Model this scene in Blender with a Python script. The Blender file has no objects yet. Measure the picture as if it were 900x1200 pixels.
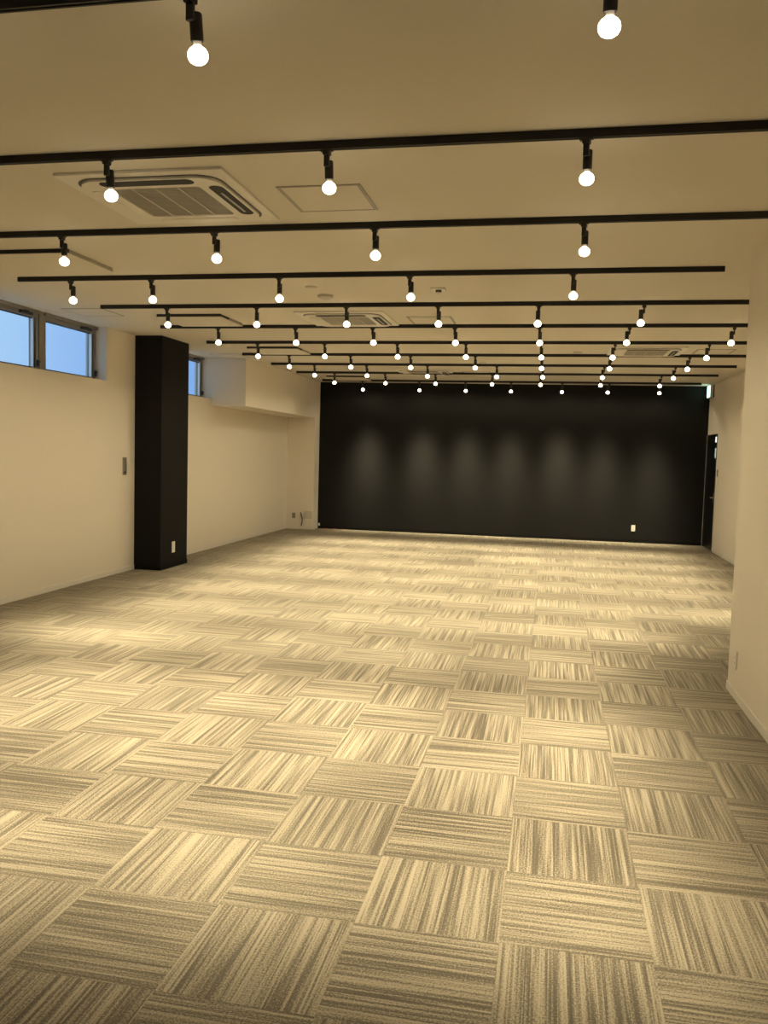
import bpy, bmesh, math, random
from mathutils import Vector, Matrix
random.seed(7)
sc = bpy.context.scene
COL = sc.collection
PI = math.pi

# ------------------------------------------------------------------ camera
F, YAW, PITCH, ROLL = 980.94, 0.19535, -0.07088, 0.02730
CAM = Vector((0.1075, -2.7392, 1.6347))
f0 = Vector((-math.sin(YAW), math.cos(YAW), 0)); r0 = Vector((math.cos(YAW), math.sin(YAW), 0)); u0 = Vector((0, 0, 1))
fw = math.cos(PITCH) * f0 + math.sin(PITCH) * u0
up = -math.sin(PITCH) * f0 + math.cos(PITCH) * u0
rt = math.cos(ROLL) * r0 + math.sin(ROLL) * up
up2 = -math.sin(ROLL) * r0 + math.cos(ROLL) * up
cd = bpy.data.cameras.new('camera'); cam = bpy.data.objects.new('camera', cd); COL.objects.link(cam)
cd.sensor_fit = 'VERTICAL'; cd.sensor_height = 36.0; cd.lens = F * 36.0 / 1200.0
cd.clip_start = 0.05; cd.clip_end = 200
M = Matrix((rt, up2, -fw)).transposed().to_4x4(); M.translation = CAM
cam.matrix_world = M
sc.camera = cam

# ------------------------------------------------------------------ sky and exposure
w = bpy.data.worlds.new('sky'); sc.world = w; w.use_nodes = True
nt = w.node_tree; nt.nodes.clear()
tc = nt.nodes.new('ShaderNodeTexCoord'); sx = nt.nodes.new('ShaderNodeSeparateXYZ')
rmp = nt.nodes.new('ShaderNodeValToRGB'); bg = nt.nodes.new('ShaderNodeBackground'); ow = nt.nodes.new('ShaderNodeOutputWorld')
nt.links.new(tc.outputs['Generated'], sx.inputs[0]); nt.links.new(sx.outputs['Y'], rmp.inputs[0])
rmp.color_ramp.elements[0].position = 0.79; rmp.color_ramp.elements[0].color = (0.46, 0.72, 1.0, 1)
rmp.color_ramp.elements[1].position = 0.88; rmp.color_ramp.elements[1].color = (0.25, 0.48, 0.92, 1)
nt.links.new(rmp.outputs[0], bg.inputs[0]); bg.inputs[1].default_value = 1.0
nt.links.new(bg.outputs[0], ow.inputs[0])
sc.view_settings.view_transform = 'Standard'; sc.view_settings.look = 'None'
sc.view_settings.gamma = 1.0; sc.view_settings.use_curve_mapping = False
sc.view_settings.exposure = 0.0
sc.cycles.use_denoising = True
sc.cycles.max_bounces = 10; sc.cycles.diffuse_bounces = 7
sc.cycles.caustics_reflective = False; sc.cycles.caustics_refractive = False

LAMP_W = 920.0                # beam of one spotlight
LAMP_SPILL = 0.0235            # share of the beam's strength thrown widely around it
LAMP_SHARP = 36.0             # how tight the beam is
LAMP_COL = (1.0, 0.868, 0.568)

# ------------------------------------------------------------------ materials
def mat(name, col, rough=0.6, metal=0.0, emit=None, es=0.0, noise=0.0, nscale=40, bump=0.0, bscale=300, spec=0.5, sheen=0.0):
    m = bpy.data.materials.new(name); m.use_nodes = True
    n = m.node_tree; b = n.nodes['Principled BSDF']
    b.inputs['Base Color'].default_value = (*col, 1); b.inputs['Roughness'].default_value = rough
    b.inputs['Metallic'].default_value = metal; b.inputs['Specular IOR Level'].default_value = spec
    b.inputs['Sheen Weight'].default_value = sheen
    t = n.nodes.new('ShaderNodeTexCoord')
    if noise:
        nz = n.nodes.new('ShaderNodeTexNoise'); nz.inputs['Scale'].default_value = nscale; nz.inputs['Detail'].default_value = 3
        n.links.new(t.outputs['Object'], nz.inputs['Vector'])
        mx = n.nodes.new('ShaderNodeMix'); mx.data_type = 'RGBA'
        mx.inputs[6].default_value = (*[c * (1 - noise) for c in col], 1); mx.inputs[7].default_value = (*[min(1, c * (1 + noise)) for c in col], 1)
        n.links.new(nz.outputs[0], mx.inputs[0]); n.links.new(mx.outputs[2], b.inputs['Base Color'])
    if bump:
        nb = n.nodes.new('ShaderNodeTexNoise'); nb.inputs['Scale'].default_value = bscale; nb.inputs['Detail'].default_value = 2
        n.links.new(t.outputs['Object'], nb.inputs['Vector'])
        bp = n.nodes.new('ShaderNodeBump'); bp.inputs['Strength'].default_value = bump; bp.inputs['Distance'].default_value = 0.002
        n.links.new(nb.outputs[0], bp.inputs['Height']); n.links.new(bp.outputs[0], b.inputs['Normal'])
    if emit:
        b.inputs['Emission Color'].default_value = (*emit, 1); b.inputs['Emission Strength'].default_value = es
    return m

M_wall = mat('white_wallpaper', (0.755, 0.70, 0.62), 0.85, noise=0.03, nscale=60, bump=0.25, bscale=220, spec=0.2)
M_ceil = mat('white_ceiling_paper', (0.69, 0.65, 0.575), 0.9, noise=0.03, nscale=50, bump=0.25, bscale=200, spec=0.15)
M_black = mat('black_wall_paper', (0.0100, 0.0096, 0.0093), 0.7, noise=0.15, nscale=90, bump=0.3, bscale=260, spec=0.14)
M_blackbase = mat('black_vinyl', (0.006, 0.006, 0.006), 0.6, spec=0.12)
M_base = mat('white_vinyl_skirting', (0.72, 0.68, 0.61), 0.6, noise=0.02)
M_track = mat('black_metal', (0.012, 0.012, 0.012), 0.5, spec=0.35, noise=0.1, nscale=30)
M_house = mat('black_lamp_metal', (0.018, 0.018, 0.018), 0.42, spec=0.4, noise=0.1, nscale=60)
M_socket = mat('grey_bulb_collar', (0.50, 0.46, 0.42), 0.4, noise=0.05)
M_bulb = mat('glowing_bulb', (0.9, 0.9, 0.88), 0.3, emit=(1.0, 0.86, 0.62), es=9.0)
M_white = mat('white_plastic', (0.74, 0.71, 0.65), 0.5, noise=0.02)
M_grille = mat('grey_grille', (0.43, 0.41, 0.37), 0.6, noise=0.04)
M_rib = mat('pale_grille_rib', (0.56, 0.53, 0.48), 0.6, noise=0.03)
M_slot = mat('dark_vent_slot', (0.012, 0.012, 0.013), 0.7, noise=0.1)
M_sideshade = mat('vent_side_painted_shade', (0.38, 0.35, 0.30), 0.7, noise=0.05)  # grey carries the shadow on the slotted panels' right side
M_gap = mat('dark_grey_gap', (0.13, 0.12, 0.105), 0.7, noise=0.05)
M_alu = mat('aluminium_frame', (0.42, 0.40, 0.37), 0.45, metal=0.35, noise=0.05)
M_hatch = mat('hatch_frame_metal', (0.30, 0.28, 0.25), 0.5, metal=0.3, noise=0.05)
M_line = mat('hatch_gap', (0.30, 0.28, 0.24), 0.8, noise=0.05)
M_win = mat('bronze_aluminium', (0.27, 0.25, 0.22), 0.4, metal=0.4, noise=0.06, nscale=25)
M_windark = mat('dark_gasket', (0.025, 0.025, 0.028), 0.5, noise=0.1)
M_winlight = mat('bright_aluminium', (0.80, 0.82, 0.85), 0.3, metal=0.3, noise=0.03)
M_door = mat('black_door', (0.008, 0.0085, 0.010), 0.28, noise=0.1, nscale=10)
M_steel = mat('brushed_steel', (0.45, 0.43, 0.40), 0.35, metal=0.7, noise=0.06)
M_grey = mat('grey_plate', (0.26, 0.24, 0.20), 0.5, noise=0.05)
M_greydark = mat('dark_grey_insert', (0.10, 0.09, 0.075), 0.5, noise=0.05)
M_cable = mat('black_cable', (0.012, 0.012, 0.012), 0.5, noise=0.1)
M_red = mat('dull_red_scrap', (0.25, 0.045, 0.035), 0.6, noise=0.1)
M_sign = mat('lit_sign_face', (0.8, 0.9, 0.85), 0.4, emit=(0.55, 1.0, 0.84), es=3.2, noise=0.02)
M_paneglow = mat('pane_painted_glow', (0.8, 0.85, 0.9), 0.2, emit=(0.93, 0.97, 1.0), es=1.1, noise=0.02)  # emission stands in for light seen in the door glass
M_paneglow2 = mat('pane_painted_dim_glow', (0.6, 0.7, 0.7), 0.2, emit=(0.62, 0.80, 0.76), es=0.5, noise=0.02)  # weaker stand-in glow for the lower door pane
M_sensor = mat('sensor_lens', (0.05, 0.045, 0.04), 0.2, noise=0.05)

def glass_mat():
    m = bpy.data.materials.new('window_glass'); m.use_nodes = True
    n = m.node_tree; n.nodes.clear()
    o = n.nodes.new('ShaderNodeOutputMaterial'); mx = n.nodes.new('ShaderNodeMixShader')
    tr = n.nodes.new('ShaderNodeBsdfTransparent'); gl = n.nodes.new('ShaderNodeBsdfGlossy')
    tr.inputs[0].default_value = (0.96, 0.98, 1.0, 1); gl.inputs['Roughness'].default_value = 0.25
    mx.inputs[0].default_value = 0.05
    n.links.new(tr.outputs[0], mx.inputs[1]); n.links.new(gl.outputs[0], mx.inputs[2]); n.links.new(mx.outputs[0], o.inputs[0])
    return m
M_glass = glass_mat()

def carpet_mat():
    m = bpy.data.materials.new('striped_carpet_tiles'); m.use_nodes = True
    n = m.node_tree; L = n.links; b = n.nodes['Principled BSDF']
    def N(t, **k):
        x = n.nodes.new(t)
        for a, v in k.items(): setattr(x, a, v)
        return x
    def math_(op, a, bb=None):
        x = N('ShaderNodeMath', operation=op)
        for i, v in enumerate((a, bb)):
            if v is None: continue
            if isinstance(v, (int, float)): x.inputs[i].default_value = v
            else: L.new(v, x.inputs[i])
        return x.outputs[0]
    tcn = N('ShaderNodeTexCoord'); s = N('ShaderNodeSeparateXYZ'); L.new(tcn.outputs['Object'], s.inputs[0])
    X, Y = s.outputs['X'], s.outputs['Y']
    tx, ty = math_('MULTIPLY', X, 2.0), math_('MULTIPLY', Y, 2.0)
    cx, cy = math_('FLOOR', tx), math_('FLOOR', ty)
    par = math_('FLOORED_MODULO', math_('ADD', cx, cy), 2.0)          # 1 -> stripes run in depth
    def sel(a0, a1):
        mx = N('ShaderNodeMix', data_type='FLOAT'); L.new(par, mx.inputs[0]); L.new(a0, mx.inputs[2]); L.new(a1, mx.inputs[3]); return mx.outputs[0]
    along, across = sel(X, Y), sel(Y, X)
    cc = N('ShaderNodeCombineXYZ'); L.new(cx, cc.inputs[0]); L.new(cy, cc.inputs[1])
    wn = N('ShaderNodeTexWhiteNoise', noise_dimensions='2D'); L.new(cc.outputs[0], wn.inputs['Vector'])
    rnd = wn.outputs['Value']
    rz = math_('MULTIPLY', rnd, 57.0)
    def streak(su, sv, detail, off):
        v = N('ShaderNodeCombineXYZ')
        L.new(math_('MULTIPLY', along, su), v.inputs[0]); L.new(math_('ADD', math_('MULTIPLY', across, sv), off), v.inputs[1]); L.new(rz, v.inputs[2])
        z = N('ShaderNodeTexNoise'); z.inputs['Scale'].default_value = 1.0; z.inputs['Detail'].default_value = detail; z.inputs['Roughness'].default_value = 0.55
        L.new(v.outputs[0], z.inputs['Vector']); return z.outputs[0]
    s1 = streak(1.1, 46.0, 1.0, 0.0)
    s2 = streak(1.8, 120.0, 1.0, 31.0)
    s3 = streak(4.0, 330.0, 0.0, 77.0)
    ln = streak(1.3, 150.0, 0.0, 143.0)
    grain = N('ShaderNodeTexNoise'); grain.inputs['Scale'].default_value = 150; grain.inputs['Detail'].default_value = 2
    L.new(tcn.outputs['Object'], grain.inputs['Vector'])
    g = math_('SUBTRACT', grain.outputs[0], 0.5)
    lnm = N('ShaderNodeMapRange'); lnm.inputs[1].default_value = 0.60; lnm.inputs[2].default_value = 0.68; L.new(ln, lnm.inputs[0])
    v = math_('ADD', math_('MULTIPLY', s1, 0.50), math_('ADD', math_('MULTIPLY', s2, 0.36), math_('MULTIPLY', s3, 0.14)))
    v = math_('ADD', v, math_('MULTIPLY', g, 0.55))
    v = math_('ADD', v, math_('MULTIPLY', math_('SUBTRACT', rnd, 0.5), 0.05))
    v = math_('ADD', v, math_('MULTIPLY', lnm.outputs[0], 0.10))
    r = N('ShaderNodeValToRGB'); e = r.color_ramp.elements
    e[0].position = 0.38; e[0].color = (0.0838, 0.0688, 0.0488, 1)
    e[1].position = 0.66; e[1].color = (0.3307, 0.2845, 0.2097, 1)
    k = r.color_ramp.elements.new(0.475); k.color = (0.1335, 0.1109, 0.0792, 1)
    k = r.color_ramp.elements.new(0.53); k.color = (0.2111, 0.1787, 0.1299, 1)
    L.new(v, r.inputs[0])
    # seams
    def edge(t):
        fr = math_('FRACT', t); return math_('ABSOLUTE', math_('SUBTRACT', fr, 0.5))
    em = math_('MAXIMUM', edge(tx), edge(ty))
    sm = math_('GREATER_THAN', em, 0.4965)
    mx = N('ShaderNodeMix', data_type='RGBA', blend_type='MULTIPLY'); L.new(math_('MULTIPLY', sm, 0.15), mx.inputs[0])
    L.new(r.outputs[0], mx.inputs[6]); mx.inputs[7].default_value = (0.3, 0.3, 0.3, 1)
    L.new(mx.outputs[2], b.inputs['Base Color'])
    b.inputs['Roughness'].default_value = 0.75; b.inputs['Specular IOR Level'].default_value = 0.35
    b.inputs['Sheen Weight'].default_value = 0.12; b.inputs['Sheen Roughness'].default_value = 0.5
    b.inputs['Sheen Tint'].default_value = (1.0, 0.93, 0.8, 1)
    bp = N('ShaderNodeBump'); bp.inputs['Strength'].default_value = 0.45; bp.inputs['Distance'].default_value = 0.003
    L.new(math_('ADD', v, math_('MULTIPLY', g, 0.8)), bp.inputs['Height']); L.new(bp.outputs[0], b.inputs['Normal'])
    return m
M_carpet = carpet_mat()

# ------------------------------------------------------------------ mesh helpers
def bx(bm, x0, x1, y0, y1, z0, z1, bevel=0.0):
    r = bmesh.ops.create_cube(bm, size=1.0)
    vs = r['verts']
    bmesh.ops.scale(bm, vec=(x1 - x0, y1 - y0, z1 - z0), verts=vs)
    bmesh.ops.translate(bm, vec=((x0 + x1) / 2, (y0 + y1) / 2, (z0 + z1) / 2), verts=vs)
    if bevel:
        es = list({e for v_ in vs for e in v_.link_edges})
        bmesh.ops.bevel(bm, geom=es, offset=bevel, segments=2, affect='EDGES', profile=0.6)
def lathe(bm, prof, seg=24, axis=(0, 0), cap=True):
    """prof: list of (radius, z) from top to bottom around a vertical axis"""
    rings = []
    for r_, z in prof:
        rings.append([bm.verts.new((axis[0] + r_ * math.cos(2 * PI * i / seg), axis[1] + r_ * math.sin(2 * PI * i / seg), z)) for i in range(seg)])
    for a, b_ in zip(rings, rings[1:]):
        for i in range(seg):
            j = (i + 1) % seg
            bm.faces.new((a[i], a[j], b_[j], b_[i])) if False else bm.faces.new((a[i], b_[i], b_[j], a[j]))
    if cap:
        bm.faces.new(rings[0]); bm.faces.new(list(reversed(rings[-1])))
def prism(bm, pts, axis, lo, hi):
    """extrude a 2D outline along x, y or z"""
    def P(p, t): return {'x': (t, p[0], p[1]), 'y': (p[0], t, p[1]), 'z': (p[0], p[1], t)}[axis]
    a = [bm.verts.new(P(p, lo)) for p in pts]; b_ = [bm.verts.new(P(p, hi)) for p in pts]
    n = len(pts)
    bm.faces.new(a); bm.faces.new(list(reversed(b_)))
    for i in range(n): bm.faces.new((a[i], b_[i], b_[(i + 1) % n], a[(i + 1) % n]))
def rrect(cx, cy, hx, hy, r, seg=6):
    pts = []
    for sx_, sy_, a0 in ((1, 1, 0), (-1, 1, 90), (-1, -1, 180), (1, -1, 270)):
        for i in range(seg + 1):
            a = math.radians(a0 + 90 * i / seg)
            pts.append((cx + sx_ * (hx - r) + r * math.cos(a), cy + sy_ * (hy - r) + r * math.sin(a)))
    return pts
def ring(bm, outer, inner, z0, z1):
    n = len(outer)
    V = [[bm.verts.new((p[0], p[1], z)) for p in L_] for L_ in (outer, inner) for z in (z0, z1)]
    o0, o1, i0, i1 = V
    for i in range(n):
        j = (i + 1) % n
        for q in ((o0[i], o0[j], o1[j], o1[i]), (i0[j], i0[i], i1[i], i1[j]), (o0[j], o0[i], i0[i], i0[j]), (o1[i], o1[j], i1[j], i1[i])):
            bm.faces.new(q)
def tube(bm, pts, r, seg=8):
    pts = [Vector(p) for p in pts]; rings = []
    for i, p in enumerate(pts):
        t = (pts[min(i + 1, len(pts) - 1)] - pts[max(i - 1, 0)]).normalized()
        a = t.orthogonal().normalized() if i == 0 else (prev - t * prev.dot(t)).normalized()
        prev = a; c = t.cross(a)
        rings.append([bm.verts.new(p + r * (math.cos(2 * PI * k / seg) * a + math.sin(2 * PI * k / seg) * c)) for k in range(seg)])
    for A, B in zip(rings, rings[1:]):
        for k in range(seg): bm.faces.new((A[k], A[(k + 1) % seg], B[(k + 1) % seg], B[k]))
    bm.faces.new(rings[0]); bm.faces.new(list(reversed(rings[-1])))
def obj(name, bm, m, parent=None, smooth=False):
    bmesh.ops.recalc_face_normals(bm, faces=bm.faces[:])
    me = bpy.data.meshes.new(name); bm.to_mesh(me); bm.free()
    if smooth:
        for p in me.polygons: p.use_smooth = True
        me.set_sharp_from_angle(angle=math.radians(38))
    me.materials.append(m)
    o = bpy.data.objects.new(name, me); COL.objects.link(o)
    if parent: o.parent = parent
    return o
def B(): return bmesh.new()
def tag(o, label, cat, group=None):
    o['label'] = label; o['category'] = cat
    if group: o['group'] = group
    return o
def thing(name, label, cat, loc, group=None, rotz=0.0):
    o = bpy.data.objects.new(name, None); COL.objects.link(o); o.location = loc; o.rotation_euler = (0, 0, rotz)
    o.empty_display_size = 0.1
    return tag(o, label, cat, group)
def struct(name, bm, m, parent=None, label=None):
    o = obj(name, bm, m, parent)
    if parent is None: o['kind'] = 'structure'
    if label: o['label'] = label
    return o

# ------------------------------------------------------------------ the room
XL, XP, XR, YB, ZC = -5.277, 1.42, 3.03, 14.30, 3.068
YE = -5.2                      # wall behind the camera
YP = 3.59                      # end of the near right wall
YR, XBM, YBM, ZBM = 13.95, -4.69, 9.94, 2.31
T = 0.28

bm = B(); bx(bm, XL - T, XR + T, YE - T, YB + T, -0.2, 0.0)
struct('floor', bm, M_carpet, label='beige and brown striped carpet tiles laid quarter turned')
bm = B(); bx(bm, XL - T, XR + T, YE - T, YB + T, ZC, ZC + 0.2)
struct('ceiling', bm, M_ceil, label='plain off white ceiling')

ZS, ZH = 2.42, 3.066
WA0, WA1 = 4.42, 6.735         # double window bay
WB0, WB1 = 8.95, YBM           # window behind the column
bm = B()
bx(bm, XL - T, XL, YE - T, YB + T, 0, ZS)
bx(bm, XL - T, XL, YE - T, WA0, ZS, ZC); bx(bm, XL - T, XL, WA1, WB0, ZS, ZC)
bx(bm, XL - T, XL, WB1, YB + T, ZS, ZC)
bx(bm, XL - T, XL, WA0, WA1, ZH, ZC); bx(bm, XL - T, XL, WB0, WB1, ZH, ZC)
struct('wall_left', bm, M_wall, label='off white left wall with high windows')
bm = B(); bx(bm, XL, XBM, YR, YB + T, 0, ZBM); bx(bm, XL, XBM, YBM, YB + T, ZBM, ZC)
struct('wall_back_left', bm, M_wall, label='off white return wall with boxed beam above')
bm = B(); bx(bm, XBM, XR, YB, YB + T, 0, ZC)
struct('wall_back', bm, M_black, label='matt black feature wall')
bm = B(); bx(bm, XBM, XR - 0.014, YB - 0.008, YB, 0, 0.06)
struct('baseboard_back', bm, M_blackbase)
DY0, DY1, DZ = 13.30, 14.285, 2.135
bm = B()
bx(bm, XR, XR + T, YP, DY0, 0, ZC); bx(bm, XR, XR + T, DY0, DY1, DZ, ZC); bx(bm, XR, XR + T, DY1, YB + T, 0, ZC)
struct('wall_right', bm, M_wall, label='off white far right wall')
bm = B(); bx(bm, XP, XR + T, YE - T, YP, 0, ZC)
struct('wall_right_near', bm, M_wall, label='off white wall standing out at near right')
bm = B(); bx(bm, XL - T, XP, YE - T, YE, 0, ZC)
struct('wall_front', bm, M_wall)

def skirting(name, boxes, m=None):
    b_ = B()
    for q in boxes: bx(b_, *q, bevel=0.002)
    return struct(name, b_, m or M_base)
skirting('baseboard_left', [(XL, XL + 0.008, YE, 7.45, 0, 0.06), (XL, XL + 0.008, 8.27, YR, 0, 0.06)])
skirting('baseboard_back_left', [(XL + 0.008, XBM, YR - 0.008, YR, 0, 0.06), (XBM, XBM + 0.008, YR - 0.008, YB - 0.008, 0, 0.06)])
skirting('baseboard_right_near', [(XP - 0.008, XP, YE, YP + 0.008, 0, 0.06), (XP, XR, YP, YP + 0.008, 0, 0.06)])
skirting('baseboard_right', [(XR - 0.008, XR, YP + 0.008, DY0 - 0.03, 0, 0.06)])
bm = B(); bx(bm, XR - 0.014, XR - 0.001, YB - 0.012, YB, 0, 2.14)
struct('trim_1', bm, M_alu, label='thin grey corner strip beside black door')

# the black column
bm = B(); bx(bm, XL, -4.90, 7.45, 8.27, 0, ZC)
struct('column', bm, M_black, label='square black column against left wall')
bm = B(); bx(bm, XL, -4.894, 7.444, 8.276, 0, 0.06)
struct('baseboard_column', bm, M_blackbase)

# ------------------------------------------------------------------ windows
def window(name, y0, y1, label, hinge=True):
    g0, g1 = y0 + 0.045, y1 - 0.045
    zt, zb = 2.985, ZS + 0.028
    xf, xb = XL - 0.145, XL - 0.235
    b_ = B()
    bx(b_, xb, xf, y0, g0, ZS, ZH, 0.003); bx(b_, xb, xf, g1, y1, ZS, ZH, 0.003)
    bx(b_, xb, xf, g0, g1, ZS, zb, 0.003); bx(b_, xb, xf, g0, g1, zt, ZH, 0.003)
    bx(b_, xf, xf + 0.03, y0, y1, zt + 0.045, ZH, 0.003)
    root = struct(name, b_, M_win, label=label)
    b_ = B(); bx(b_, xb + 0.035, xb + 0.041, g0, g1, zb, zt); obj('glass_pane', b_, M_glass, root)
    b_ = B(); s_ = 0.010
    for q in ((g0, g0 + s_, zb, zt), (g1 - s_, g1, zb, zt), (g0, g1, zb, zb + s_), (g0, g1, zt - s_, zt)):
        bx(b_, xb + 0.042, xf - 0.02, *q)
    o = obj('sash', b_, M_windark, root); o['label'] = 'dark sash rim'
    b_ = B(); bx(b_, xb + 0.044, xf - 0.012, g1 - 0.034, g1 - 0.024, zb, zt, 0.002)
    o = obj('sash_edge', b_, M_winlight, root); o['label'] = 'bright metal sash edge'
    b_ = B(); bx(b_, xf, xf + 0.035, g1 - 0.30, g1 - 0.10, zt + 0.01, zt + 0.04, 0.004); bx(b_, xf + 0.01, xf + 0.03, g1 - 0.26, g1 - 0.16, zt + 0.015, zt + 0.055, 0.004)
    o = obj('window_stay', b_, M_windark, root); o['label'] = 'dark opening stay'
    b_ = B(); bx(b_, xf, xf + 0.025, g1 + 0.006, g1 + 0.03, zb + 0.02, zb + 0.09, 0.004); bx(b_, xf + 0.008, xf + 0.04, g1 + 0.010, g1 + 0.022, zb + 0.06, zb + 0.075, 0.002)
    obj('latch', b_, M_windark, root)
    return root
window('window_1', WA0, 5.565, 'nearer high window of the left wall, cut by photo edge')
window('window_2', 5.655, WA1, 'high window just before the black column')
window('window_3', WB0, WB1, 'high window half hidden behind the black column')
bm = B(); bx(bm, XL - 0.24, XL - 0.135, 5.565, 5.655, ZS, ZH, 0.003)
struct('trim_2', bm, M_win, label='bronze metal mullion between two windows')

# ------------------------------------------------------------------ door on the far right
dr = thing('door_1', 'black door at far right corner', 'door', (XR + 0.004, (DY0 + DY1) / 2, 0)); dr['kind'] = 'structure'
hw = (DY1 - DY0) / 2
b_ = B(); bx(b_, 0.0, 0.04, -hw + 0.03, hw - 0.03, 0.006, DZ - 0.03, 0.003); obj('door_leaf', b_, M_door, dr)
b_ = B(); bx(b_, -0.012, 0.06, -hw, -hw + 0.03, 0, DZ, 0.002); bx(b_, -0.012, 0.06, hw - 0.03, hw, 0, DZ, 0.002); bx(b_, -0.012, 0.06, -hw + 0.03, hw - 0.03, DZ - 0.03, DZ, 0.002)
obj('door_frame', b_, M_door, dr)
b_ = B(); bx(b_, -0.004, 0.0, -hw + 0.045, -hw + 0.20, 1.985, 2.085); p = obj('glass_pane', b_, M_paneglow, dr); p['label'] = 'small pane with painted-in bright glow'
b_ = B(); bx(b_, -0.004, 0.0, -hw + 0.045, -hw + 0.18, 1.70, 1.88); p = obj('glass_pane', b_, M_paneglow2, dr); p['label'] = 'small pane with painted-in pale green glow'
b_ = B(); bx(b_, -0.055, -0.04, -hw + 0.09, -hw + 0.20, 0.965, 0.985, 0.004); bx(b_, -0.045, 0.0, -hw + 0.09, -hw + 0.108, 0.966, 0.984, 0.003); bx(b_, -0.008, 0.0, -hw + 0.07, -hw + 0.125, 0.90, 1.05, 0.003)
obj('door_handle', b_, M_steel, dr)

# ------------------------------------------------------------------ tracks
TY = [-0.218, 1.124, 2.481, 3.889, 5.253, 6.598, 7.953, 9.280, 10.602, 11.998, 13.583]
TX = [(-4.5, 1.30)] * 4 + [(-4.5, 2.75)] * 7
TX[10] = (-4.45, 2.75)
ORD = ['first', 'second', 'third', 'fourth', 'fifth', 'sixth', 'seventh', 'eighth', 'ninth', 'tenth', 'eleventh']
RAIL = 0.038
ZT0 = ZC - RAIL
for k, (y, (x0, x1)) in enumerate(zip(TY, TX)):
    lb = 'long black ceiling track, %s counted away from the camera' % ORD[k]
    if k == 0: lb = 'black ceiling track nearest the camera, seen at top left corner'
    if k == 10: lb = 'black ceiling track closest to the black back wall'
    t = thing('ceiling_track', lb, 'light track', (x0, y, ZC), 'black ceiling tracks')
    n_ = x1 - x0
    b_ = B()
    prism(b_, [(-0.0135, 0), (-0.0135, -RAIL), (-0.005, -RAIL), (-0.005, 0.010 - RAIL), (0.005, 0.010 - RAIL), (0.005, -RAIL), (0.0135, -RAIL), (0.0135, 0)], 'x', 0.012, n_ - 0.012)
    obj('rail', b_, M_track, t)
    for a in (0.0, n_ - 0.012):
        b_ = B(); bx(b_, a, a + 0.012, -0.0145, 0.0145, -RAIL - 0.001, 0, 0.002); obj('end_cap', b_, M_track, t)

# ------------------------------------------------------------------ track spotlights (origin at the track's underside)
HANG = 0.165                  # underside of the track to the bulb's middle
def make_spot():
    t = thing('track_spotlight', '', 'spotlight', (0, 0, 0), 'spotlights on the ceiling tracks')
    b_ = B(); bx(b_, -0.017, 0.017, -0.016, 0.016, -0.024, 0, 0.003); bx(b_, -0.011, 0.011, -0.03, 0.03, -0.008, 0.0, 0.002)
    obj('adapter', b_, M_house, t)
    b_ = B(); bx(b_, -0.007, 0.007, -0.013, 0.013, -0.075, -0.022, 0.002)
    obj('stem', b_, M_house, t)
    # housing hangs beside the stem on a knuckle, 20 mm towards +x
    ox = 0.026
    b_ = B(); bx(b_, 0.003, 0.016, -0.012, 0.012, -0.070, -0.052, 0.003)
    obj('knuckle', b_, M_house, t)
    b_ = B(); lathe(b_, [(0.006, -0.0400), (0.017, -0.0410), (0.0205, -0.0460), (0.0205, -0.1190), (0.019, -0.1230), (0.0155, -0.1230), (0.0155, -0.1170)], 24, (ox, 0))
    obj('housing', b_, M_house, t, True)
    bl = B(); lathe(bl, [(0.012, -0.1330), (0.0155, -0.1360), (0.024, -0.1420), (0.0305, -0.1510), (0.0325, -0.1610), (0.0310, -0.1720), (0.0245, -0.1820), (0.013, -0.1885), (0.002, -0.1900)], 24, (ox, 0))
    blb = obj('bulb', bl, M_bulb, t, True); blb['label'] = 'glowing warm bulb'
    b_ = B(); lathe(b_, [(0.013, -0.1160), (0.013, -0.1290), (0.0115, -0.1350)], 20, (ox, 0))
    obj('bulb_collar', b_, M_socket, blb, True)
    ld = bpy.data.lights.new('lamp_beam', 'SPOT'); ld.energy = LAMP_W; ld.color = LAMP_COL
    ld.spot_size = math.radians(168); ld.spot_blend = 0.6; ld.shadow_soft_size = 0.03
    ld.use_nodes = True; n = ld.node_tree; e = n.nodes['Emission']
    tc_ = n.nodes.new('ShaderNodeTexCoord'); sp = n.nodes.new('ShaderNodeSeparateXYZ'); n.links.new(tc_.outputs['Normal'], sp.inputs[0])
    ab = n.nodes.new('ShaderNodeMath'); ab.operation = 'ABSOLUTE'; n.links.new(sp.outputs['Z'], ab.inputs[0])
    pw = n.nodes.new('ShaderNodeMath'); pw.operation = 'POWER'; pw.inputs[1].default_value = LAMP_SHARP; n.links.new(ab.outputs[0], pw.inputs[0])
    ad = n.nodes.new('ShaderNodeMath'); ad.operation = 'ADD'; n.links.new(pw.outputs[0], ad.inputs[0])
    sq = n.nodes.new('ShaderNodeMath'); sq.operation = 'POWER'; sq.inputs[1].default_value = 1.0; n.links.new(ab.outputs[0], sq.inputs[0])
    sd = n.nodes.new('ShaderNodeMath'); sd.operation = 'MULTIPLY_ADD'; n.links.new(sq.outputs[0], sd.inputs[0])   # the bulb's sides glow more than its face's rim
    sd.inputs[1].default_value = -0.97 * LAMP_SPILL; sd.inputs[2].default_value = LAMP_SPILL; n.links.new(sd.outputs[0], ad.inputs[1])
    n.links.new(ad.outputs[0], e.inputs['Strength'])
    lo = bpy.data.objects.new('lamp_beam', ld); COL.objects.link(lo); lo.parent = t; lo.location = (ox, 0, -0.219)
    return t, ox
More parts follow.
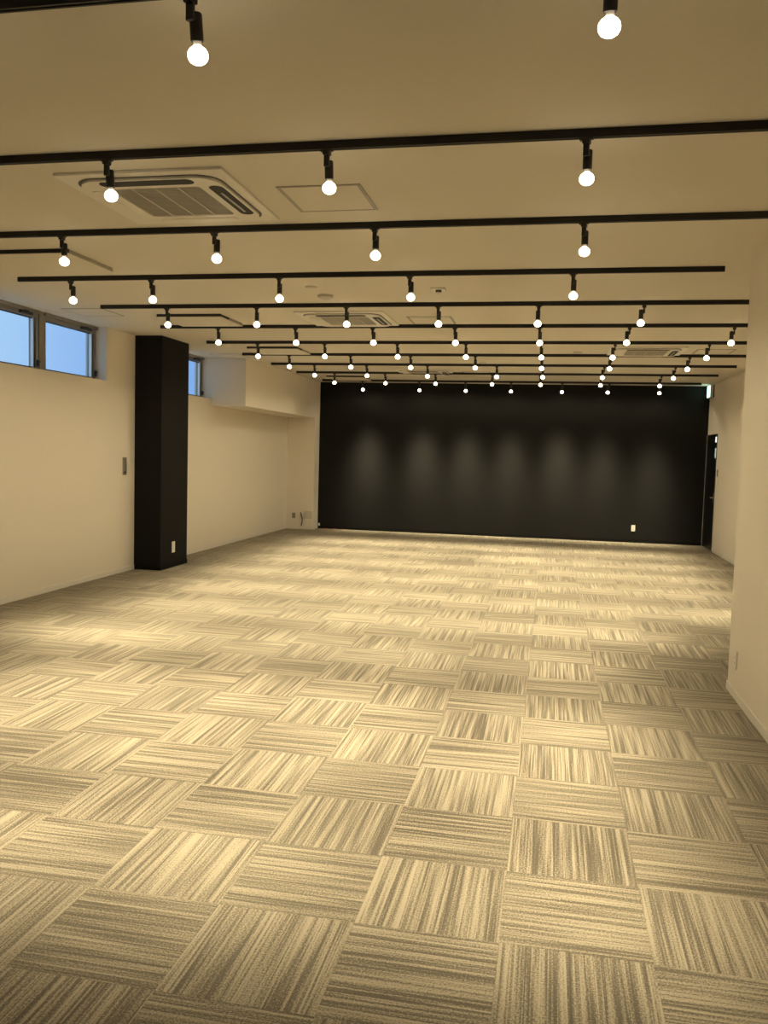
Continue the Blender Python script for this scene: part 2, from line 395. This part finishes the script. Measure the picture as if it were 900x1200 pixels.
LX = {0: [-2.10, -1.04, 0.22], 1: [-3.20, -2.09, -0.97, 0.21], 2: [-3.19, -2.09, -1.03, 0.25], 3: [-3.99, -3.25, -2.13, -1.04, 0.22],
      4: [-3.77, -2.82, -1.90, -1.00, -0.07, 0.85], 5: [-3.78, -2.83, -1.92, -0.99, -0.07, 0.84, 1.89], 6: [-3.78, -2.86, -1.89, -1.01, -0.07, 0.79, 1.88],
      7: [-3.77, -2.83, -1.94, -1.01, -0.08, 0.84, 1.86], 8: [-3.76, -2.88, -1.89, -0.79, -0.08, 0.82, 1.86],
      9: [-3.79, -2.85, -1.95, -0.96, -0.13, 0.87, 1.83], 10: [-3.63, -2.49, -1.58, -0.71, 0.25, 1.09, 2.02]}
NOT_SEEN = {(0, 0), (1, 0)}
spot0, OX = make_spot()
HANGING = {ch.name.split('.')[0]: ch.matrix_basis.copy() for ch in spot0.children}
def copy_tree(o, parent=None):
    c = o.copy(); COL.objects.link(c); c.parent = parent
    for ch in list(o.children): copy_tree(ch, c)
    return c
first = True
for k in LX:
    seen = [i for i in range(len(LX[k])) if (k, i) not in NOT_SEEN]
    for i, x in enumerate(LX[k]):
        o = spot0 if first else copy_tree(spot0); first = False
        if x > 0.5: rz = PI + random.uniform(-0.25, 0.25)
        elif k == 10: rz = PI / 2 + random.uniform(-0.3, 0.3)
        else: rz = PI / 2 + random.uniform(-0.35, 0.2)
        o.rotation_euler = (0, 0, rz)
        tilt = random.uniform(13, 18) if k == 10 else (11 if k == 0 else 8 if k == 1 else 0)
        pv = Vector((OX, 0, -0.052))
        # lean towards the black wall (+y): turn about the world's x axis, written in the lamp's own axes
        wx = Vector((math.cos(-rz), math.sin(-rz), 0))
        rot = Matrix.Translation(pv) @ Matrix.Rotation(math.radians(tilt), 4, wx) @ Matrix.Translation(-pv)
        for ch in o.children:
            nm = ch.name.split('.')[0]
            if nm in ('housing', 'bulb', 'lamp_beam'): ch.matrix_basis = rot @ HANGING[nm]
        o.location = (x - OX * math.cos(rz), TY[k], ZT0)
        tr = ('track by black wall' if k == 10 else 'the track nearest the camera' if k == 0 else 'the %s ceiling track from camera' % ORD[k])
        if i not in seen: pos = 'one'
        else:
            r_ = seen.index(i); n_ = len(seen)
            pos = 'leftmost' if r_ == 0 else 'rightmost' if r_ == n_ - 1 else ORD[r_] + ' from left'
        o['label'] = 'black spotlight with glowing bulb, %s on %s' % (pos, tr)
        if i not in seen: o['label'] = 'black spotlight outside the photo, left on the %s' % tr

# ------------------------------------------------------------------ air conditioning cassettes
def make_cassette():
    t = thing('ceiling_air_conditioner', '', 'air conditioner', (0, 0, 0), 'ceiling air conditioners')
    b_ = B(); bx(b_, -0.475, 0.475, -0.475, 0.475, -0.016, 0, 0.005)
    obj('panel', b_, M_white, t)
    b_ = B(); ring(b_, rrect(0, 0, 0.405, 0.405, 0.13), rrect(0, 0, 0.265, 0.265, 0.03), -0.030, -0.014)
    o = obj('louvre_ring', b_, M_white, t)
    # slots on the near and right sides stand open, the other two vanes are shut
    for sgn in (0, 1):
        b_ = B(); pts = rrect(0, -0.350, 0.27, 0.040, 0.038, 4)
        if sgn: pts = [(-p_[1], p_[0]) for p_ in pts]
        prism(b_, pts, 'z', -0.0315, -0.0155); q = obj('air_slot', b_, M_slot, t); q['label'] = 'open dark air slot'
    b_ = B(); bx(b_, 0.340, 0.354, -0.15, 0.21, -0.034, -0.0312, 0.001); obj('vane', b_, M_grille, t)
    for a in (0, 1):
        b_ = B(); pts = rrect(0, 0.352, 0.25, 0.030, 0.028, 4)
        if a: pts = [(-p_[1], p_[0]) for p_ in pts]
        prism(b_, pts, 'z', -0.033, -0.0295); obj('vane', b_, M_white, t)
    b_ = B(); ring(b_, rrect(0, 0, 0.418, 0.418, 0.135), rrect(0, 0, 0.4055, 0.4055, 0.13), -0.0185, -0.0155)
    q = obj('ring_gap', b_, M_gap, t); q['label'] = 'dark gap around the louvre ring'
    b_ = B(); bx(b_, -0.262, 0.262, -0.262, 0.262, -0.024, -0.0155)
    for i in range(26): yy = -0.25 + i * 0.02; bx(b_, -0.258, 0.258, yy - 0.004, yy + 0.004, -0.028, -0.024)
    g_ = obj('intake_grille', b_, M_grille, t)
    for xx in (-0.135, 0.0, 0.135):
        b_ = B(); bx(b_, xx - 0.004, xx + 0.004, -0.26, 0.26, -0.030, -0.0275); obj('grille_rib', b_, M_rib, g_)
    return t
ac0 = make_cassette()
for i, (x, y, lb) in enumerate([(-2.08, 1.86, 'white square ceiling air conditioner between second and third track'),
                                (-2.10, 6.16, 'white square ceiling air conditioner between fifth and sixth track at left of centre'),
                                (1.27, 8.92, 'white square ceiling air conditioner on the right, beyond the seventh track'),
                                (-2.12, 11.95, 'white square ceiling air conditioner farthest back, near black wall')]):
    o = ac0 if i == 0 else copy_tree(ac0); o.location = (x, y, ZC); o['label'] = lb

# ------------------------------------------------------------------ ceiling hatches and slotted panels
def make_hatch(wd, fr, m):
    t = thing('ceiling_hatch', '', 'ceiling hatch', (0, 0, 0), 'ceiling access hatches')
    b_ = B(); h = wd / 2
    bx(b_, -h, -h + fr, -h, h, -0.004, 0); bx(b_, h - fr, h, -h, h, -0.004, 0); f2 = fr * 0.8
    bx(b_, -h + fr, h - fr, -h, -h + f2, -0.004, 0); bx(b_, -h + fr, h - fr, h - f2, h, -0.004, 0)
    obj('hatch_frame', b_, m, t)
    b_ = B(); bx(b_, -h + fr, h - fr, -h + f2, h - f2, -0.003, 0); obj('hatch_panel', b_, M_ceil, t)
    return t
h0 = make_hatch(0.475, 0.022, M_hatch)
for i, (x, y, lb) in enumerate([(-1.195, 1.975, 'square metal framed ceiling hatch right of the nearest air conditioner'),
                                (-1.215, 6.30, 'square metal framed ceiling hatch behind the fifth track'),
                                (2.13, 8.95, 'square metal framed ceiling hatch at far right of ceiling'),
                                (-1.23, 12.05, 'square metal framed ceiling hatch nearest the black back wall')]):
    o = h0 if i == 0 else copy_tree(h0); o.location = (x, y, ZC); o['label'] = lb
h1 = make_hatch(0.48, 0.007, M_line)
for i, (x, y, lb) in enumerate([(-4.84, 5.68, 'thin edged ceiling hatch beside the high windows'),
                                (-4.85, 9.66, 'thin edged ceiling hatch before the boxed beam')]):
    o = h1 if i == 0 else copy_tree(h1); o.location = (x, y, ZC); o['label'] = lb

def make_slot_panel():
    t = thing('slotted_ceiling_panel', '', 'ceiling vent', (0, 0, 0), 'slotted ceiling panels along the left')
    b_ = B(); bx(b_, -0.37, 0.37, -0.33, 0.33, -0.036, -0.030, 0.001); obj('panel', b_, M_ceil, t)
    b_ = B(); bx(b_, -0.372, 0.365, -0.327, -0.305, -0.0305, 0); q = obj('air_slot', b_, M_slot, t); q['label'] = 'long dark slot facing the camera'
    b_ = B(); bx(b_, 0.345, 0.362, -0.305, 0.325, -0.0305, 0); q = obj('panel_side', b_, M_sideshade, t); q['label'] = 'side with grey shade painted in'
    b_ = B(); bx(b_, -0.365, -0.345, -0.305, 0.325, -0.0305, 0); bx(b_, -0.345, 0.345, 0.305, 0.325, -0.0305, 0); obj('panel_side', b_, M_ceil, t)
    b_ = B(); bx(b_, 0.362, 0.365, -0.30, -0.08, -0.028, -0.004); q = obj('slot_end', b_, M_slot, t); q['label'] = 'short dark slot'
    return t
p0 = make_slot_panel()
for i, (x, y, lb) in enumerate([(-3.81, 3.28, 'slotted ceiling panel nearest the camera, cut by left photo edge'),
                                (-3.79, 6.14, 'slotted ceiling panel in front of the black column'),
                                (-3.78, 8.86, 'slotted ceiling panel beyond the black column'),
                                (-3.79, 13.12, 'slotted ceiling panel closest to the black back wall')]):
    o = p0 if i == 0 else copy_tree(p0); o.location = (x, y, ZC); o['label'] = lb
for ch in list(p0.children):             # the nearest panel shows no short slot
    if ch.name.startswith('slot_end'): bpy.data.objects.remove(ch)

# ------------------------------------------------------------------ small ceiling fittings
def disc(name, x, y, r, h, label, cat, m=M_white):
    b_ = B(); lathe(b_, [(r * 0.98, 0), (r, -h * 0.25), (r * 0.9, -h * 0.7), (r * 0.55, -h), (r * 0.5, -h * 0.93), (r * 0.05, -h * 0.95)], 28)
    t = tag(obj(name, b_, m, None, True), label, cat); t.location = (x, y, ZC)
    return t
disc('smoke_detector', -2.0, 4.85, 0.075, 0.035, 'round ceiling detector behind fourth track, left of centre', 'detector', M_rib)
disc('ceiling_disc', -2.02, 4.45, 0.055, 0.012, 'small flat ceiling disc just behind the fourth track', 'ceiling fitting', M_rib)
disc('ceiling_disc', -1.0, 10.4, 0.06, 0.02, 'small round ceiling disc in front of the far air conditioner', 'ceiling fitting', M_rib)
disc('ceiling_disc', 0.40, 9.05, 0.06, 0.02, 'small round ceiling disc left of the right hand air conditioner', 'ceiling fitting', M_rib)
sn = thing('ceiling_sensor', 'small square ceiling sensor with dark lens and white tip', 'sensor', (-0.915, 4.60, ZC))
b_ = B(); bx(b_, -0.062, 0.062, -0.062, 0.062, -0.014, 0, 0.004); obj('base_plate', b_, M_white, sn)
b_ = B(); lathe(b_, [(0.027, -0.013), (0.027, -0.026), (0.022, -0.032)], 20); o = obj('lens', b_, M_sensor, sn, True); o['label'] = 'dark round lens'
b_ = B(); lathe(b_, [(0.017, -0.031), (0.017, -0.043), (0.010, -0.050)], 16); obj('tip', b_, M_white, sn, True)

# ------------------------------------------------------------------ wall plates (built facing +x, then turned)
def make_plate(name, label, cat, loc, rotz, w_=0.07, h_=0.12, m=M_white, group=None, kind='socket', ins=M_greydark):
    t = thing(name, label, cat, loc, group, rotz)
    b_ = B(); bx(b_, 0, 0.009, -w_ / 2, w_ / 2, -h_ / 2, h_ / 2, 0.003); obj('cover_plate', b_, m, t)
    if kind == 'socket':
        for dz in (0.02, -0.02):
            b_ = B(); bx(b_, 0.008, 0.0105, -0.014, 0.014, dz - 0.014, dz + 0.014, 0.002); s_ = obj('socket', b_, m, t)
            b_ = B(); bx(b_, 0.0103, 0.011, -0.007, -0.005, dz - 0.005, dz + 0.005); bx(b_, 0.0103, 0.011, 0.005, 0.007, dz - 0.005, dz + 0.005)
            obj('socket_slot', b_, ins, s_)
    elif kind == 'switch':
        b_ = B(); bx(b_, 0.008, 0.012, -w_ * 0.28, w_ * 0.28, -h_ * 0.33, h_ * 0.33, 0.002); obj('rocker', b_, m, t)
    return t
G = 'white wall sockets'
make_plate('wall_socket', 'white wall socket low on the side of the black column', 'socket', (-4.90, 7.83, 0.275), 0, 0.085, 0.15, group=G)
make_plate('wall_socket', 'white wall socket low on the black back wall', 'socket', (1.735, YB, 0.285), -PI / 2, 0.075, 0.125, group=G)
make_plate('wall_socket', 'white wall socket low on the near right wall', 'socket', (XP, 3.36, 0.265), PI, 0.075, 0.125, group=G)
make_plate('wall_socket', 'small grey brown wall socket by the hanging black cable', 'socket', (-5.11, YR, 0.28), -PI / 2, 0.07, 0.115, m=M_grey, group=G)
make_plate('blank_plate', 'pale square blank plate beside the hanging black cable', 'wall plate', (-4.80, YR, 0.30), -PI / 2, 0.17, 0.16, m=M_rib, kind='blank')
th = make_plate('wall_controller', 'tall narrow grey wall plate left of the black column', 'wall plate', (XL, 7.185, 1.37), 0, 0.10, 0.225, m=M_grey, kind='blank')
b_ = B(); bx(b_, 0.008, 0.014, -0.036, 0.036, -0.095, 0.085, 0.003); o = obj('slider', b_, M_steel, th); o['label'] = 'steel insert'
b_ = B(); bx(b_, 0.0135, 0.0155, -0.034, 0.01, -0.092, -0.068, 0.001); o = obj('catch', b_, M_cable, th); o['label'] = 'dark catch'
G2 = 'switches beside the black door'
make_plate('wall_switch', 'topmost dark switch plate beside the black door', 'switch', (XR, 13.12, 1.43), PI, 0.075, 0.125, m=M_grey, group=G2, kind='switch')
make_plate('wall_switch', 'middle pale switch plate beside the black door', 'switch', (XR, 13.06, 1.27), PI, 0.12, 0.12, group=G2, kind='switch')
make_plate('wall_switch', 'lowest pale switch plate beside the black door', 'switch', (XR, 13.06, 1.08), PI, 0.12, 0.10, group=G2, kind='switch')

# hanging cable end, loose scraps
b_ = B(); tube(b_, [(-4.95, YR - 0.004, 0.345), (-4.95, YR - 0.02, 0.33), (-4.935, YR - 0.026, 0.28), (-4.915, YR - 0.022, 0.22), (-4.92, YR - 0.024, 0.15), (-4.935, YR - 0.026, 0.085), (-4.945, YR - 0.028, 0.072)], 0.0095)
tag(obj('cable', b_, M_cable, None, True), 'black cable hanging from the white return wall', 'cable')
pg = thing('wall_clip', 'tiny white clip at lower left end of the black wall', 'clip', (-4.655, YB - 0.008, 0.085), rotz=0)
b_ = B(); bx(b_, -0.018, 0.018, -0.012, 0.008, -0.028, 0.028, 0.004); obj('clip_body', b_, M_white, pg)
b_ = B(); bx(b_, -0.006, 0.006, -0.018, -0.011, -0.020, 0.020, 0.002); obj('clip_tongue', b_, M_white, pg)
for x, y, a in ((-4.50, 14.22, 0.3), (-4.30, 14.24, -0.4), (-4.12, 14.2, 0.9)):
    b_ = B(); tube(b_, [(-0.05, 0, 0.006), (-0.02, 0.012, 0.008), (0.015, -0.006, 0.010), (0.05, 0.008, 0.006)], 0.006, 6)
    o = tag(obj('scrap', b_, M_red, None, True), 'dull red wire scrap on the carpet along the black wall', 'scrap', 'red wire scraps'); o.location = (x, y, 0); o.rotation_euler = (0, 0, a)

# ------------------------------------------------------------------ lit sign over the door
sg = thing('exit_sign', 'small lit pale green sign high in far right corner', 'sign', (XR, 14.04, 2.945))
b_ = B(); bx(b_, -0.070, -0.02, -0.17, 0.17, -0.118, 0.118, 0.006); obj('sign_box', b_, M_white, sg)
b_ = B(); bx(b_, -0.073, -0.0695, -0.150, 0.150, -0.105, 0.105, 0.002); o = obj('sign_face', b_, M_sign, sg); o['label'] = 'glowing pale green face'
b_ = B(); bx(b_, -0.0205, 0.0, -0.20, 0.10, -0.120, 0.115, 0.003); obj('shadow_gap_strip', b_, M_greydark, sg)  # dark strip stands in for the shadow gap between sign and wall
